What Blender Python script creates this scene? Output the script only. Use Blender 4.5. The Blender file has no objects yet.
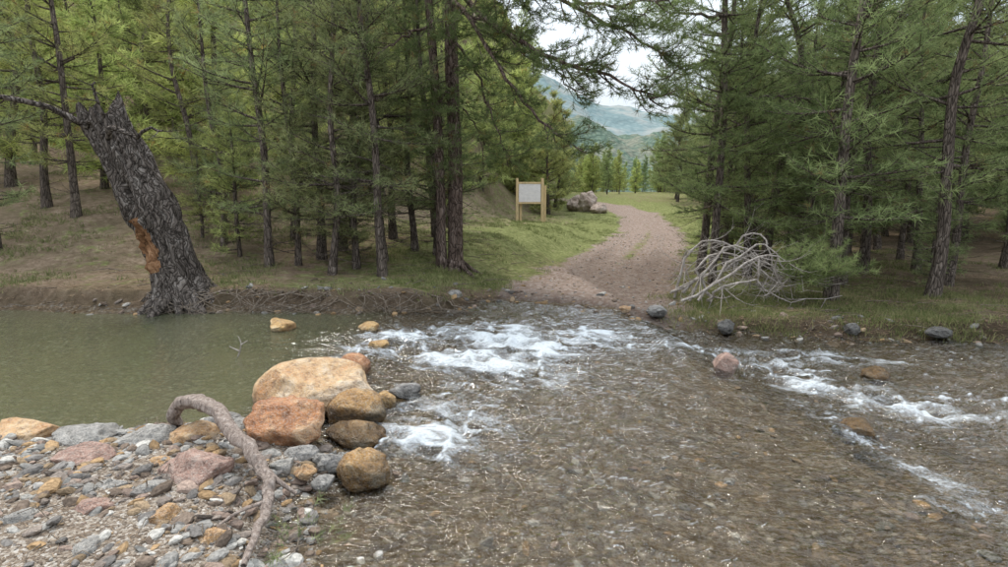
import bpy, math, random, bmesh
import numpy as np
rng=np.random.default_rng(11); random.seed(5)
sc=bpy.context.scene
# ---------------------------------------------------------------- noise
def _h(ix,iy,iz,seed):
    n=(ix*374761393+iy*668265263+iz*1274126177+seed*974634777)&0xffffffff
    n=((n^(n>>13))*1103515245)&0xffffffff
    n=((n^(n>>16))*2246822519)&0xffffffff
    n=n^(n>>15)
    return (n&0xffffff)/float(0xffffff)*2-1
def noise(x,y,z=0.0,seed=0):
    x=np.asarray(x,float);y=np.asarray(y,float);z=np.zeros_like(x)+z
    ix=np.floor(x).astype(np.int64);iy=np.floor(y).astype(np.int64);iz=np.floor(z).astype(np.int64)
    fx=x-ix;fy=y-iy;fz=z-iz
    sx=fx*fx*fx*(fx*(fx*6-15)+10);sy=fy*fy*fy*(fy*(fy*6-15)+10);sz=fz*fz*fz*(fz*(fz*6-15)+10)
    r=0
    for a in (0,1):
        for b in (0,1):
            for c in (0,1):
                r=r+_h(ix+a,iy+b,iz+c,seed)*(sx if a else 1-sx)*(sy if b else 1-sy)*(sz if c else 1-sz)
    return r
def fbm(x,y,z=0.0,o=4,seed=0):
    r=0;a=1;s=0
    for i in range(o):
        r=r+a*noise(np.asarray(x)*2**i,np.asarray(y)*2**i,np.asarray(z)*2**i,seed+i*7);s+=a;a*=.5
    return r/s
def sst(a,b,x):
    t=np.clip((x-a)/(b-a),0,1);return t*t*(3-2*t)
# ---------------------------------------------------------------- mesh builder
class MB:
    def __init__(s): s.v=[];s.f=[];s.m=[];s.c=[];s.n=0
    def add(s,v,f,mat=0,col=None):
        v=np.asarray(v,float);f=np.asarray(f,np.int64)
        s.v.append(v);s.f.append(f+s.n);s.m.append(np.full(len(f),mat))
        if col is None: col=(.5,.5,.5,1)
        c=np.asarray(col,float)
        if c.ndim==1: c=np.tile(c,(len(v),1))
        s.c.append(c);s.n+=len(v)
    def mesh(s,name,mats,smooth=True,cname='Col'):
        me=bpy.data.meshes.new(name)
        v=np.concatenate(s.v);me.vertices.add(len(v));me.vertices.foreach_set('co',v.ravel())
        flat=np.concatenate([f.ravel() for f in s.f]);sizes=np.concatenate([np.full(len(f),f.shape[1]) for f in s.f])
        me.loops.add(len(flat));me.polygons.add(len(sizes))
        me.polygons.foreach_set('loop_start',np.concatenate([[0],np.cumsum(sizes)[:-1]]).astype(np.int32))
        me.polygons.foreach_set('vertices',flat.astype(np.int32))
        me.polygons.foreach_set('material_index',np.concatenate(s.m).astype(np.int32))
        me.polygons.foreach_set('use_smooth',np.full(len(sizes),smooth))
        at=me.color_attributes.new(cname,'FLOAT_COLOR','POINT')
        at.data.foreach_set('color',np.concatenate(s.c).astype(np.float32).ravel())
        for m in mats: me.materials.append(m)
        me.update(calc_edges=True);me.validate()
        return me
def obj(name,me,loc=(0,0,0),rot=(0,0,0),scale=(1,1,1),parent=None):
    o=bpy.data.objects.new(name,me);sc.collection.objects.link(o)
    o.location=loc;o.rotation_euler=rot;o.scale=scale
    if parent: o.parent=parent
    return o
def tube(P,R,sides=6,rough=0.0,seed=0,cap=True):
    P=np.asarray(P,float);R=np.asarray(R,float);n=len(P)
    T=np.gradient(P,axis=0);T/=np.linalg.norm(T,axis=1)[:,None]+1e-9
    ref=np.array([0,0,1.]) if abs(T[0,2])<.9 else np.array([1.,0,0])
    u=np.cross(T[0],ref);u/=np.linalg.norm(u);U=[u]
    for i in range(1,n):
        u=U[-1]-T[i]*np.dot(U[-1],T[i]);u/=np.linalg.norm(u)+1e-9;U.append(u)
    U=np.array(U);W=np.cross(T,U)
    a=np.arange(sides)*2*math.pi/sides
    ring=U[:,None,:]*np.cos(a)[None,:,None]+W[:,None,:]*np.sin(a)[None,:,None]
    rr=np.repeat(R[:,None],sides,1)
    if rough>0:
        ln=np.concatenate([[0],np.cumsum(np.linalg.norm(np.diff(P,axis=0),axis=1))])
        A,L=np.meshgrid(a,ln)
        rr=rr*(1+rough*fbm(np.cos(A)*2.2+seed,np.sin(A)*2.2,L*1.6,3,seed)+rough*.6*noise(np.cos(A)*6,np.sin(A)*6,L*3,seed+3))
    V=(P[:,None,:]+ring*rr[:,:,None]).reshape(-1,3)
    i=np.arange(n-1)[:,None]*sides;j=np.arange(sides)[None,:];k=(j+1)%sides
    F=np.stack([i+j,i+k,i+sides+k,i+sides+j],-1).reshape(-1,4)
    return V,F
def smoothpath(P,n):
    P=np.asarray(P,float);t=np.linspace(0,len(P)-1,n);out=[]
    for q in t:
        i=int(min(q,len(P)-2));f=q-i
        p0=P[max(i-1,0)];p1=P[i];p2=P[i+1];p3=P[min(i+2,len(P)-1)]
        out.append(.5*((2*p1)+(-p0+p2)*f+(2*p0-5*p1+4*p2-p3)*f*f+(-p0+3*p1-3*p2+p3)*f**3))
    return np.array(out)
# ---------------------------------------------------------------- node helpers
def newmat(name):
    m=bpy.data.materials.new(name);m.use_nodes=True;m.node_tree.nodes.clear();return m,m.node_tree
def nd(nt,typ,ins=None,**pr):
    n=nt.nodes.new(typ)
    for k,v in pr.items(): setattr(n,k,v)
    for k,v in (ins or {}).items():
        s=n.inputs[k]
        if isinstance(v,bpy.types.NodeSocket): nt.links.new(v,s)
        else: s.default_value=v
    return n
def c4(c): return (c[0],c[1],c[2],1)
def ramp(nt,fac,stops):
    n=nd(nt,'ShaderNodeValToRGB',{0:fac});e=n.color_ramp.elements
    while len(e)<len(stops): e.new(.5)
    for el,(p,c) in zip(e,stops): el.position=p;el.color=c4(c) if not isinstance(c,(int,float)) else (c,c,c,1)
    return n.outputs[0]
def mix(nt,f,a,b,blend='MIX'):
    n=nt.nodes.new('ShaderNodeMix');n.data_type='RGBA';n.blend_type=blend
    for i,v in ((0,f),(6,a),(7,b)):
        if isinstance(v,bpy.types.NodeSocket): nt.links.new(v,n.inputs[i])
        else: n.inputs[i].default_value=v if i==0 else c4(v)
    return n.outputs[2]
def mth(nt,op,a,b=0.0,clamp=False):
    return nd(nt,'ShaderNodeMath',{0:a,1:b},operation=op,use_clamp=clamp).outputs[0]
def tex(nt,co,scale,detail=5,rough=.6,dist=0):
    return nd(nt,'ShaderNodeTexNoise',{'Vector':co,'Scale':scale,'Detail':detail,'Roughness':rough,'Distortion':dist}).outputs[0]
def outp(nt,sh): nd(nt,'ShaderNodeOutputMaterial',{0:sh})
def pbsdf(nt,col,rough=.9,norm=None,spec=.3):
    i={'Base Color':col if isinstance(col,bpy.types.NodeSocket) else c4(col),'Roughness':rough,'Specular IOR Level':spec}
    if norm is not None: i['Normal']=norm
    return nd(nt,'ShaderNodeBsdfPrincipled',i).outputs[0]
def dif(nt,col,norm=None):
    i={0:col}
    if norm is not None: i['Normal']=norm
    return nd(nt,'ShaderNodeBsdfDiffuse',i).outputs[0]
def grey(nt,v): return nd(nt,'ShaderNodeCombineColor',{0:v,1:v,2:v}).outputs[0]
def bump(nt,h,strength=.5,dist=.02): return nd(nt,'ShaderNodeBump',{'Height':h,'Strength':strength,'Distance':dist}).outputs[0]
def attr(nt,name='Col'): return nd(nt,'ShaderNodeAttribute',attribute_name=name)
def geo(nt): return nd(nt,'ShaderNodeNewGeometry').outputs['Position']
def objco(nt): return nd(nt,'ShaderNodeTexCoord').outputs['Object']
# ---------------------------------------------------------------- materials
def bark_mat(name,cA,cB,cC,scale=1,zs=.22,vor=True,warp=.0):
    m,nt=newmat(name);co=objco(nt)
    if warp: co=mix(nt,warp,co,nd(nt,'ShaderNodeTexNoise',{'Vector':co,'Scale':3.5,'Detail':2.}).outputs[1])
    mp=nd(nt,'ShaderNodeMapping',{'Vector':co,'Scale':(1,1,zs)}).outputs[0]
    n1=tex(nt,mp,22*scale,4,.65,.6)
    c=ramp(nt,n1,[(.3,cA),(.52,cB),(.72,cC)]);h=n1
    if vor:
        v=nd(nt,'ShaderNodeTexVoronoi',{'Vector':mp,'Scale':30*scale},feature='DISTANCE_TO_EDGE').outputs[0]
        c=mix(nt,ramp(nt,v,[(0,.9),(.10,0.)]),c,tuple(x*.45 for x in cA))
        h=mth(nt,'ADD',n1,mth(nt,'MINIMUM',mth(nt,'MULTIPLY',v,3),.5))
    outp(nt,dif(nt,c,bump(nt,h,1,.03)));return m
BARK=bark_mat('pine_bark',(.06,.05,.043),(.16,.13,.108),(.29,.245,.21))
BARKR=bark_mat('red_pine_bark',(.055,.040,.033),(.155,.115,.095),(.28,.225,.195),.8,warp=.15)
OLDB=bark_mat('old_bark',(.03,.026,.022),(.13,.11,.096),(.29,.262,.235),.95,.13,warp=.25)
TWIG=bark_mat('dead_twig_bark',(.20,.17,.15),(.36,.32,.285),(.50,.46,.42),1.5,vor=False)
BTWIG=bark_mat('brown_twig_bark',(.09,.07,.055),(.17,.14,.11),(.28,.24,.20),1.5,vor=False)
DRIFT=bark_mat('driftwood_bark',(.17,.13,.11),(.30,.245,.21),(.44,.38,.34),2.4,.3,vor=False)
def needles_mat(name,dark,light):
    m,nt=newmat(name);oi=nd(nt,'ShaderNodeObjectInfo');a=attr(nt)
    s=nd(nt,'ShaderNodeSeparateColor',{0:a.outputs[0]})
    c=mix(nt,s.outputs[0],dark,light)
    c=mix(nt,s.outputs[1],c,(.25,.16,.08))
    c=mix(nt,1.,c,oi.outputs['Color'],'MULTIPLY')
    t=nd(nt,'ShaderNodeBsdfTranslucent',{0:c}).outputs[0]
    outp(nt,nd(nt,'ShaderNodeMixShader',{0:.42,1:dif(nt,c),2:t}).outputs[0]);return m
NEED=needles_mat('pine_needles',(.12,.15,.07),(.37,.41,.205))
def ground_mat():
    m,nt=newmat('ground_soil');co=geo(nt);A=attr(nt);s=nd(nt,'ShaderNodeSeparateColor',{0:A.outputs[0]})
    n1=tex(nt,co,9,5,.72);n2=tex(nt,co,1.3,3);n3=tex(nt,co,55,2,.7)
    lit=ramp(nt,n1,[(.28,(.07,.05,.036)),(.5,(.18,.135,.095)),(.72,(.33,.265,.20))])
    lit=mix(nt,ramp(nt,n3,[(.4,.0),(.7,.7)]),lit,(.27,.20,.14))
    lit=mix(nt,ramp(nt,n2,[(.42,0.),(.62,.55)]),lit,(.12,.10,.06))
    gr=ramp(nt,n1,[(.3,(.07,.078,.03)),(.5,(.155,.175,.065)),(.7,(.27,.28,.13))])
    gm=ramp(nt,mth(nt,'ADD',s.outputs[1],mth(nt,'MULTIPLY',mth(nt,'SUBTRACT',tex(nt,co,3.5,4,.7),.5),2.0)),[(.42,0.),(.70,.9)])
    c=mix(nt,gm,lit,gr)
    rd=ramp(nt,n1,[(.3,(.14,.098,.078)),(.5,(.25,.185,.150)),(.7,(.36,.29,.245))])
    rd=mix(nt,ramp(nt,n3,[(.4,.0),(.65,.45)]),rd,(.13,.10,.08))
    v2=nd(nt,'ShaderNodeTexVoronoi',{'Vector':mix(nt,.06,co,nd(nt,'ShaderNodeTexNoise',{'Vector':co,'Scale':5.,'Detail':1.}).outputs[1]),'Scale':26.,'Randomness':1.})
    s2=nd(nt,'ShaderNodeSeparateColor',{0:v2.outputs['Color']})
    vs=s2.outputs[1]
    rd=mix(nt,ramp(nt,vs,[(.55,0.),(.8,.5)]),rd,ramp(nt,vs,[(.55,(.15,.13,.115)),(1.,(.42,.38,.34))]))
    c=mix(nt,ramp(nt,mth(nt,'ADD',s.outputs[0],mth(nt,'MULTIPLY',mth(nt,'SUBTRACT',tex(nt,co,2.2,4,.7),.5),1.3)),[(.35,0.),(.65,1.)]),c,rd)
    bd=ramp(nt,s2.outputs[0],[(0,(.13,.098,.068)),(.3,(.25,.195,.135)),(.55,(.36,.275,.185)),(.8,(.31,.285,.24)),(1,(.54,.49,.40))])
    bd=mix(nt,ramp(nt,v2.outputs['Distance'],[(.3,0.),(.7,.75)]),bd,(.11,.08,.052))
    bd=mix(nt,ramp(nt,n2,[(.4,0.),(.65,.5)]),bd,(.27,.205,.13))
    bd=mix(nt,ramp(nt,n3,[(.45,0.),(.6,.5)]),bd,(.16,.12,.085))
    # fine grit for the dry bank
    v3=nd(nt,'ShaderNodeTexVoronoi',{'Vector':co,'Scale':85.,'Randomness':1.})
    g3=nd(nt,'ShaderNodeSeparateColor',{0:v3.outputs['Color']}).outputs[0]
    grit=ramp(nt,g3,[(0,(.10,.078,.06)),(.4,(.20,.16,.125)),(.75,(.29,.25,.205)),(1,(.42,.39,.35))])
    c=mix(nt,ramp(nt,s.outputs[2],[(.45,0.),(.55,1.)]),mix(nt,ramp(nt,s.outputs[2],[(.2,0.),(.4,1.)]),c,grit),bd)
    z=nd(nt,'ShaderNodeSeparateXYZ',{0:co}).outputs[2]
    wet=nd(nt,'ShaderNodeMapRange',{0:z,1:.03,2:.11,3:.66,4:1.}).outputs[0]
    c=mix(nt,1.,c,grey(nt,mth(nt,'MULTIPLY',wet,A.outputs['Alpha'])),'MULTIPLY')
    h=mth(nt,'ADD',mth(nt,'MULTIPLY',n1,.7),mth(nt,'MULTIPLY',n3,.6))
    h=mth(nt,'ADD',h,mth(nt,'MULTIPLY',mth(nt,'MULTIPLY',v2.outputs['Distance'],s.outputs[2]),-.7))
    h=mth(nt,'ADD',h,mth(nt,'MULTIPLY',v3.outputs['Distance'],-.35))
    outp(nt,dif(nt,c,bump(nt,h,.9,.028)));return m
GROUND=ground_mat()
def water_mat():
    m,nt=newmat('stream_water');co=geo(nt);s=nd(nt,'ShaderNodeSeparateColor',{0:attr(nt).outputs[0]})
    mp=nd(nt,'ShaderNodeMapping',{'Vector':co,'Scale':(.75,1.5,1),'Rotation':(0,0,.35)}).outputs[0]
    n=tex(nt,mp,11,2,.6,.8);n2=tex(nt,mp,36,2,.6)
    h=mth(nt,'MULTIPLY',mth(nt,'ADD',n,mth(nt,'MULTIPLY',n2,.35)),s.outputs[2])
    nm=bump(nt,h,1.,.042)
    fr=nd(nt,'ShaderNodeFresnel',{'IOR':1.42,'Normal':nm}).outputs[0]
    gl=nd(nt,'ShaderNodeBsdfGlossy',{'Color':(1,1,1,1),'Roughness':.07,'Normal':nm}).outputs[0]
    tr=nd(nt,'ShaderNodeBsdfTransparent',{0:(.93,.91,.83,1)}).outputs[0]
    mk=nd(nt,'ShaderNodeBsdfDiffuse',{0:(.15,.165,.10,1)}).outputs[0]
    body=nd(nt,'ShaderNodeMixShader',{0:mth(nt,'MULTIPLY',s.outputs[1],.34),1:tr,2:mk}).outputs[0]
    w=nd(nt,'ShaderNodeMixShader',{0:fr,1:body,2:gl}).outputs[0]
    fn=tex(nt,mp,34,5,.78,1.2)
    fm=ramp(nt,mth(nt,'ADD',s.outputs[0],mth(nt,'MULTIPLY',mth(nt,'SUBTRACT',fn,.5),1.7)),[(.30,0.),(.62,.36),(1.05,.85)])
    fo=dif(nt,(.68,.73,.76,1),bump(nt,fn,.8,.03))
    outp(nt,nd(nt,'ShaderNodeMixShader',{0:fm,1:w,2:fo}).outputs[0]);return m
WATER=water_mat()
def rock_mat(name,cA,cB,cC,wet=True,sc_=1,zt=.09):
    m,nt=newmat(name);co=objco(nt)
    n1=tex(nt,co,3.5*sc_,6,.7,.5);n2=tex(nt,co,18*sc_,5,.75,.3);n3=tex(nt,co,90,2,.6)
    c=ramp(nt,n1,[(.33,cA),(.5,cB),(.64,cC)])
    c=mix(nt,ramp(nt,n2,[(.34,.8),(.50,0.)]),c,tuple(x*.38 for x in cA))
    c=mix(nt,ramp(nt,n3,[(.4,0.),(.7,.35)]),c,(.55,.5,.44))
    g=geo(nt);z=nd(nt,'ShaderNodeSeparateXYZ',{0:g}).outputs[2]
    zz=mth(nt,'ADD',z,mth(nt,'MULTIPLY',mth(nt,'SUBTRACT',n1,.5),.15))
    w=nd(nt,'ShaderNodeMapRange',{0:zz,1:zt-.03,2:zt+.03,3:.36 if wet else .8,4:1.}).outputs[0]
    c=mix(nt,1.,c,grey(nt,w),'MULTIPLY')
    r=nd(nt,'ShaderNodeMapRange',{0:zz,1:zt-.03,2:zt+.03,3:.25 if wet else .85,4:.88}).outputs[0]
    outp(nt,pbsdf(nt,c,r,bump(nt,mth(nt,'ADD',n2,mth(nt,'MULTIPLY',n1,.9)),1.,.045),.35));return m
RTAN=rock_mat('tan_rock',(.42,.20,.07),(.54,.36,.19),(.62,.51,.38),zt=.12)
RORA=rock_mat('rust_rock',(.24,.085,.03),(.41,.185,.075),(.50,.33,.19))
RPNK=rock_mat('pink_grey_rock',(.20,.12,.095),(.33,.20,.155),(.43,.34,.29),False)
RGRY=rock_mat('grey_rock',(.16,.155,.145),(.26,.25,.235),(.40,.39,.36))
RGRD=rock_mat('dry_grey_rock',(.17,.16,.145),(.28,.27,.25),(.43,.41,.38),False)
RYED=rock_mat('dry_ochre_rock',(.30,.15,.06),(.43,.26,.12),(.52,.43,.31),False)
RYEL=rock_mat('ochre_rock',(.33,.16,.045),(.47,.29,.10),(.56,.45,.28),zt=.07)
RWET=rock_mat('wet_rock',(.18,.085,.02),(.36,.20,.06),(.36,.30,.20),zt=.14)
def simple(name,c,rough=.8,sc_=20,var=.35,z=1):
    m,nt=newmat(name);co=objco(nt);mp=nd(nt,'ShaderNodeMapping',{'Vector':co,'Scale':(1,1,z)}).outputs[0]
    n=tex(nt,mp,sc_,5,.65)
    outp(nt,pbsdf(nt,ramp(nt,n,[(.3,tuple(x*(1-var) for x in c)),(.7,tuple(min(1,x*(1+var)) for x in c))]),rough,bump(nt,n,.4,.01)));return m
def colmat(name,tl=0.,var=True):
    m,nt=newmat(name);c=attr(nt).outputs[0]
    if var:
        n=tex(nt,geo(nt),70,3,.7);c=mix(nt,.8,c,mix(nt,1.,c,ramp(nt,n,[(.3,.45),(.7,1.5)]),'MULTIPLY'))
    sh=dif(nt,c)
    if tl: sh=nd(nt,'ShaderNodeMixShader',{0:tl,1:sh,2:nd(nt,'ShaderNodeBsdfTranslucent',{0:c}).outputs[0]}).outputs[0]
    outp(nt,sh);return m
PEB=colmat('pebbles_mat');GRASS=colmat('grass_mat',.35,False);LIT=colmat('litter_mat',0,False)
# ---------------------------------------------------------------- terrain definition
FAR=np.array([(-60,10),(-15,8.6),(-9,7.9),(-5.1,7.6),(-2.8,7.65),(-1.6,7.7),(-.87,7.8),(-.5,8.5),(.25,8.75),(1.2,8.3),(1.9,7.5),(3.2,7.0),(4.6,6.8),(9,6.2),(18,5),(60,0)],float)
NEAR=np.array([(-60,3.0),(-6,3.5),(-2.9,3.55),(-1.95,3.75),(-1.5,3.65),(-1.15,3.35),(-.85,3.0),(-.95,2.7),(-.8,2.3),(-.45,1.6),(.5,.7),(4,0.2),(60,-4)],float)
ROAD=np.array([(-.3,-6),(.3,2),(.9,7),(1.4,9),(2.5,12.5),(4.3,18),(5.9,23),(7.1,28),(7.8,33),(7.6,38),(6.2,43),(3.0,48),(-3,53)],float)
def pdist(x,y,P):
    d=np.full(x.shape,1e9)
    for a,b in zip(P[:-1],P[1:]):
        e=b-a;t=np.clip(((x-a[0])*e[0]+(y-a[1])*e[1])/(e@e),0,1)
        d=np.minimum(d,np.hypot(x-a[0]-t*e[0],y-a[1]-t*e[1]))
    return d
ROADS=smoothpath(ROAD,60)
AXY=np.array([-6,2,7,9,12.5,18,23,28,33,38,45,200,1000.]);AXX=np.array([-.3,.3,.9,1.4,2.5,4.3,5.9,7,7.8,8.2,9.3,41,200.])
def axisx(y): return np.interp(y,AXY,AXX)
NPOLY=np.vstack([NEAR,[(60,-80),(-60,-80)]])
def inpoly(x,y,P):
    r=np.zeros(x.shape,bool)
    for i in range(len(P)):
        x1,y1=P[i];x2,y2=P[(i+1)%len(P)]
        if y1==y2: continue
        r^=((y1>y)!=(y2>y))&(x<(x2-x1)*(y-y1)/(y2-y1)+x1)
    return r
def wl(x,y):
    return .05*(1-sst(-1.7,-.9,x))-.13*sst(2.0,2.55,x+.12*(y-5))
def fields(x,y):
    x=np.asarray(x,float);y=np.asarray(y,float)
    wx=x+.30*fbm(x*1.3,y*1.3,0,4,3);wy=y+.30*fbm(x*1.3+9,y*1.3,0,4,4)
    sf=np.where(wy>np.interp(wx,FAR[:,0],FAR[:,1]),1,-1)*pdist(wx,wy,FAR)
    sn=np.where(inpoly(wx,wy,NPOLY),1,-1)*pdist(wx,wy,NEAR)
    rd=pdist(x,y,ROADS);return sf,sn,rd
def height(x,y,full=False):
    x=np.asarray(x,float);y=np.asarray(y,float)
    sf,sn,rd=fields(x,y);w=wl(x,y)
    dl=axisx(y)-x
    rd=rd+.25*sst(20,32,y)
    road=1-sst(.9,2.0,rd+.35*fbm(x*1.5,y*1.5,0,3,2))
    cut=.10+.17*sst(1.6,2.6,rd)*(1-sst(1.0,3.,x)*.6)
    hf=w+cut*sst(0,.45,sf)+.015*np.clip(sf,0,200)
    t=np.maximum(0,y-10);far_=np.clip((y-60)/60,0,1)
    hill=(.215*t+.010*np.maximum(0,y-18)**2)*sst(5.8+far_*12,13.5+far_*30,dl);hill=34*(1-np.exp(-hill/34))
    hill=hill+.45*sst(1.6,4,dl)*sst(9.5,13,y)*(1-sst(20,28,y))
    rt=(.045*t+.003*np.maximum(0,y-25)**2)*sst(5+far_*14,18+far_*30,-dl);rt=22*(1-np.exp(-rt/22))
    hf=hf+hill+rt+.06*np.clip(y-26,0,26)
    rough=(.07*fbm(x*1.7,y*1.7,0,4,8)+.05*fbm(x*.9,y*.9,0,3,18)+.25*fbm(x*.3,y*.3,0,3,9)*sst(14,30,y))*sst(.2,1.2,sf)
    rut=.035*np.exp(-((rd-.75)/.22)**2)
    hf=hf+rough*(1-.7*road)-rut*sst(0,2,sf)
    hn=w+.12*sst(0,.5,sn)+.02*np.clip(sn,0,5)+.035*fbm(x*3,y*3,0,3,12)*sst(0,.4,sn)+.012*fbm(x*9,y*9,0,2,14)*sst(0,.3,sn)
    sw=np.minimum(-sf,-sn)
    dep=.06+.30*(1-sst(-2.2,-1.3,x))+.14*sst(2.1,2.6,x+.12*(y-5))
    dep=dep*(1+.35*fbm(x*1.2,y*1.2,0,3,15))
    hw=w-dep*sst(0,.8,sw)-.004
    h=np.where(sf>0,hf,np.where(sn>0,hn,hw))
    if full: return h,sf,sn,rd,road,dl
    return h
def H1(x,y): return float(height(np.array([x]),np.array([y]))[0])
def axis(a,b,d,lo,hi,g=1.13):
    mid=list(np.arange(a,b,d));L=[];p=a;s=d
    while p>lo: s*=g;p-=s;L.append(p)
    R=[];p=mid[-1];s=d
    while p<hi: s*=g;p+=s;R.append(p)
    return np.array(L[::-1]+mid+R)
def grid(xs,ys):
    X,Y=np.meshgrid(xs,ys);n=len(xs);m=len(ys)
    i=np.arange(m-1)[:,None]*n;j=np.arange(n-1)[None,:]
    F=np.stack([i+j,i+j+1,i+n+j+1,i+n+j],-1).reshape(-1,4)
    return X.ravel(),Y.ravel(),F
X,Y,F=grid(axis(-5,6.5,.05,-900,900,1.09),axis(.8,13,.05,-60,1100,1.05))
Z,sf,sn,rd,road,dl=height(X,Y,True)
gr=.55*sst(.3,.9,sf)*(.65+.35*sst(-6,0,X))*(1-sst(3,6,sf)*sst(4,9,dl)*.2)
gr=gr+.45*np.exp(-((rd-2.6)/1.5)**2)*sst(.3,1,sf)
gr=gr+.15*sst(20,60,Y)-.25*sst(4,7,-dl+0*Y)*sst(7.5,9,Y)*(Y<45)
strip=.35*np.exp(-(rd/.28)**2)*sst(3,8,sf)
bed=np.where((sf<.12)&(sn<.06),1.,0.);bed=np.maximum(bed,np.where(sn>=.06,.42,0))
rmask=road*sst(-.2,.1,sf)-strip*1.6
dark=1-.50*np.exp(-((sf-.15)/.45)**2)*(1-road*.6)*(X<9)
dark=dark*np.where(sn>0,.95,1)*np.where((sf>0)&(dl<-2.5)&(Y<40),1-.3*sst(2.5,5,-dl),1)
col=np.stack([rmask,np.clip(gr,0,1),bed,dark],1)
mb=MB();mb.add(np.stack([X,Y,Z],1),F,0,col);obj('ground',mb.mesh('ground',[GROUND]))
# ---------------------------------------------------------------- water
xs=axis(-3.2,5.2,.022,-40,40,1.12);ys=axis(1.2,8.8,.024,-3,10,1.12)
X,Y,F=grid(xs,ys)
def blob(x,y,cx,cy,rx,ry,a=0):
    ca,sa=math.cos(a),math.sin(a);u=(x-cx)*ca+(y-cy)*sa;v=-(x-cx)*sa+(y-cy)*ca
    return np.exp(-(u/rx)**2-(v/ry)**2)
zA=1.1*blob(X,Y,-.6,5.7,1.3,.85,-.25)+.8*blob(X,Y,.5,6.5,1.7,.9,-.15)
zB=1.3*blob(X,Y,-.45,3.55,.65,.36,.15)+.8*blob(X,Y,-.6,4.2,.5,.2,0)+.45*blob(X,Y,-.1,4.5,.9,.4,.1)
zC=.9*blob(X,Y,2.9,5.1,.35,1.2,.5)+.7*blob(X,Y,3.6,6.0,1.4,.4,0)+.65*blob(X,Y,2.6,3.6,.28,.8,.1)+.5*blob(X,Y,2.1,2.75,.5,.1,.1)+.5*blob(X,Y,4.3,4.6,1.5,.7,.2)
rap=np.clip(zA+zB+zC,0,1.2)
pool=(1-sst(-2.1,-1.4,X))
calm=pool*(1-.9*np.clip(zA,0,1))
a=.42;U=X*math.cos(a)-Y*math.sin(a);Vv=X*math.sin(a)+Y*math.cos(a)
wx=.5*noise(X*1.6,Y*1.6,0,21);
r1=1-np.abs(noise(U*2.6+wx,Vv*5.2+wx,0,22))*2
r2=1-np.abs(noise(U*6+wx,Vv*11,0.3,23))*2
r3=noise(X*13,Y*19,0,24)
r4=1-np.abs(noise(X*4.2+wx,Y*6.1,0,27))*2
r5=1-np.abs(noise(U*3.5-wx,Vv*3.2+U*1.5,0,29))*2
ford=1-pool
W=.015*r1+.011*r2+.0035*r3+.009*r5
W=W*(.07+.93*(1-calm))*(.85+.3*sst(2.0,2.6,X))
W=W+rap*(.034*r4+.018*r2+.006*r3)
Zw=wl(X,Y)+W
st=1-np.abs(fbm(U*1.5+wx,Vv*6.5,0,4,31))*2.6
foam=rap*(.34+.70*st*.8+.35*r4)*(.8+.5*noise(X*1.7,Y*2.3,0,66))
foam=foam+.30*sst(.7,1,r1)*sst(.1,.7,rap)+.40*sst(.80,.98,r1)*sst(.35,.9,r2)*ford
foam=foam*(1-calm*.9)
col=np.stack([np.clip(foam,0,1),pool*(1-np.clip(zA*1.2,0,1)),np.clip(.09+ford+rap,0,1),np.ones_like(X)],1)
mb=MB();mb.add(np.stack([X,Y,Zw],1),F,0,col);obj('stream_water',mb.mesh('stream_water',[WATER]))
# ---------------------------------------------------------------- rocks
def ico(n):
    b=bmesh.new();bmesh.ops.create_icosphere(b,subdivisions=n,radius=1)
    r=(np.array([v.co[:] for v in b.verts]),np.array([[v.index for v in f.verts] for f in b.faces]));b.free();return r
ICO5=ico(5);ICO2=ico(2);ICO1=ico(1)
def rockshape(V,seed,ang,rg):
    V=V.copy();r=np.random.default_rng(seed)
    for k in range(int(ang*14)):
        n=r.normal(size=3);n/=np.linalg.norm(n);d=r.uniform(.62,.9)
        p=V@n;V-=np.where(p>d,(p-d)*.93,0)[:,None]*n
    N=V/np.linalg.norm(V,axis=1)[:,None]
    f=fbm(V[:,0]*1.3+seed,V[:,1]*1.3,V[:,2]*1.3,5,seed)
    return V+N*(f*rg)[:,None]
def rock(name,loc,size,seed,mat,ang=.6,rz=0,rg=.16,tilt=(0,0)):
    V=rockshape(ICO5[0],seed,ang,rg)
    V=V*(1+.05*(1-np.abs(fbm(V[:,0]*2.5,V[:,1]*2.5,V[:,2]*2.5+seed,4,seed+5))*4)*min(1,ang))[:,None]
    V=V*np.array(size)/2
    mb=MB();mb.add(V,ICO5[1]);me=mb.mesh(name,[mat])
    return obj(name,me,loc,(tilt[0],tilt[1],rz))
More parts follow.
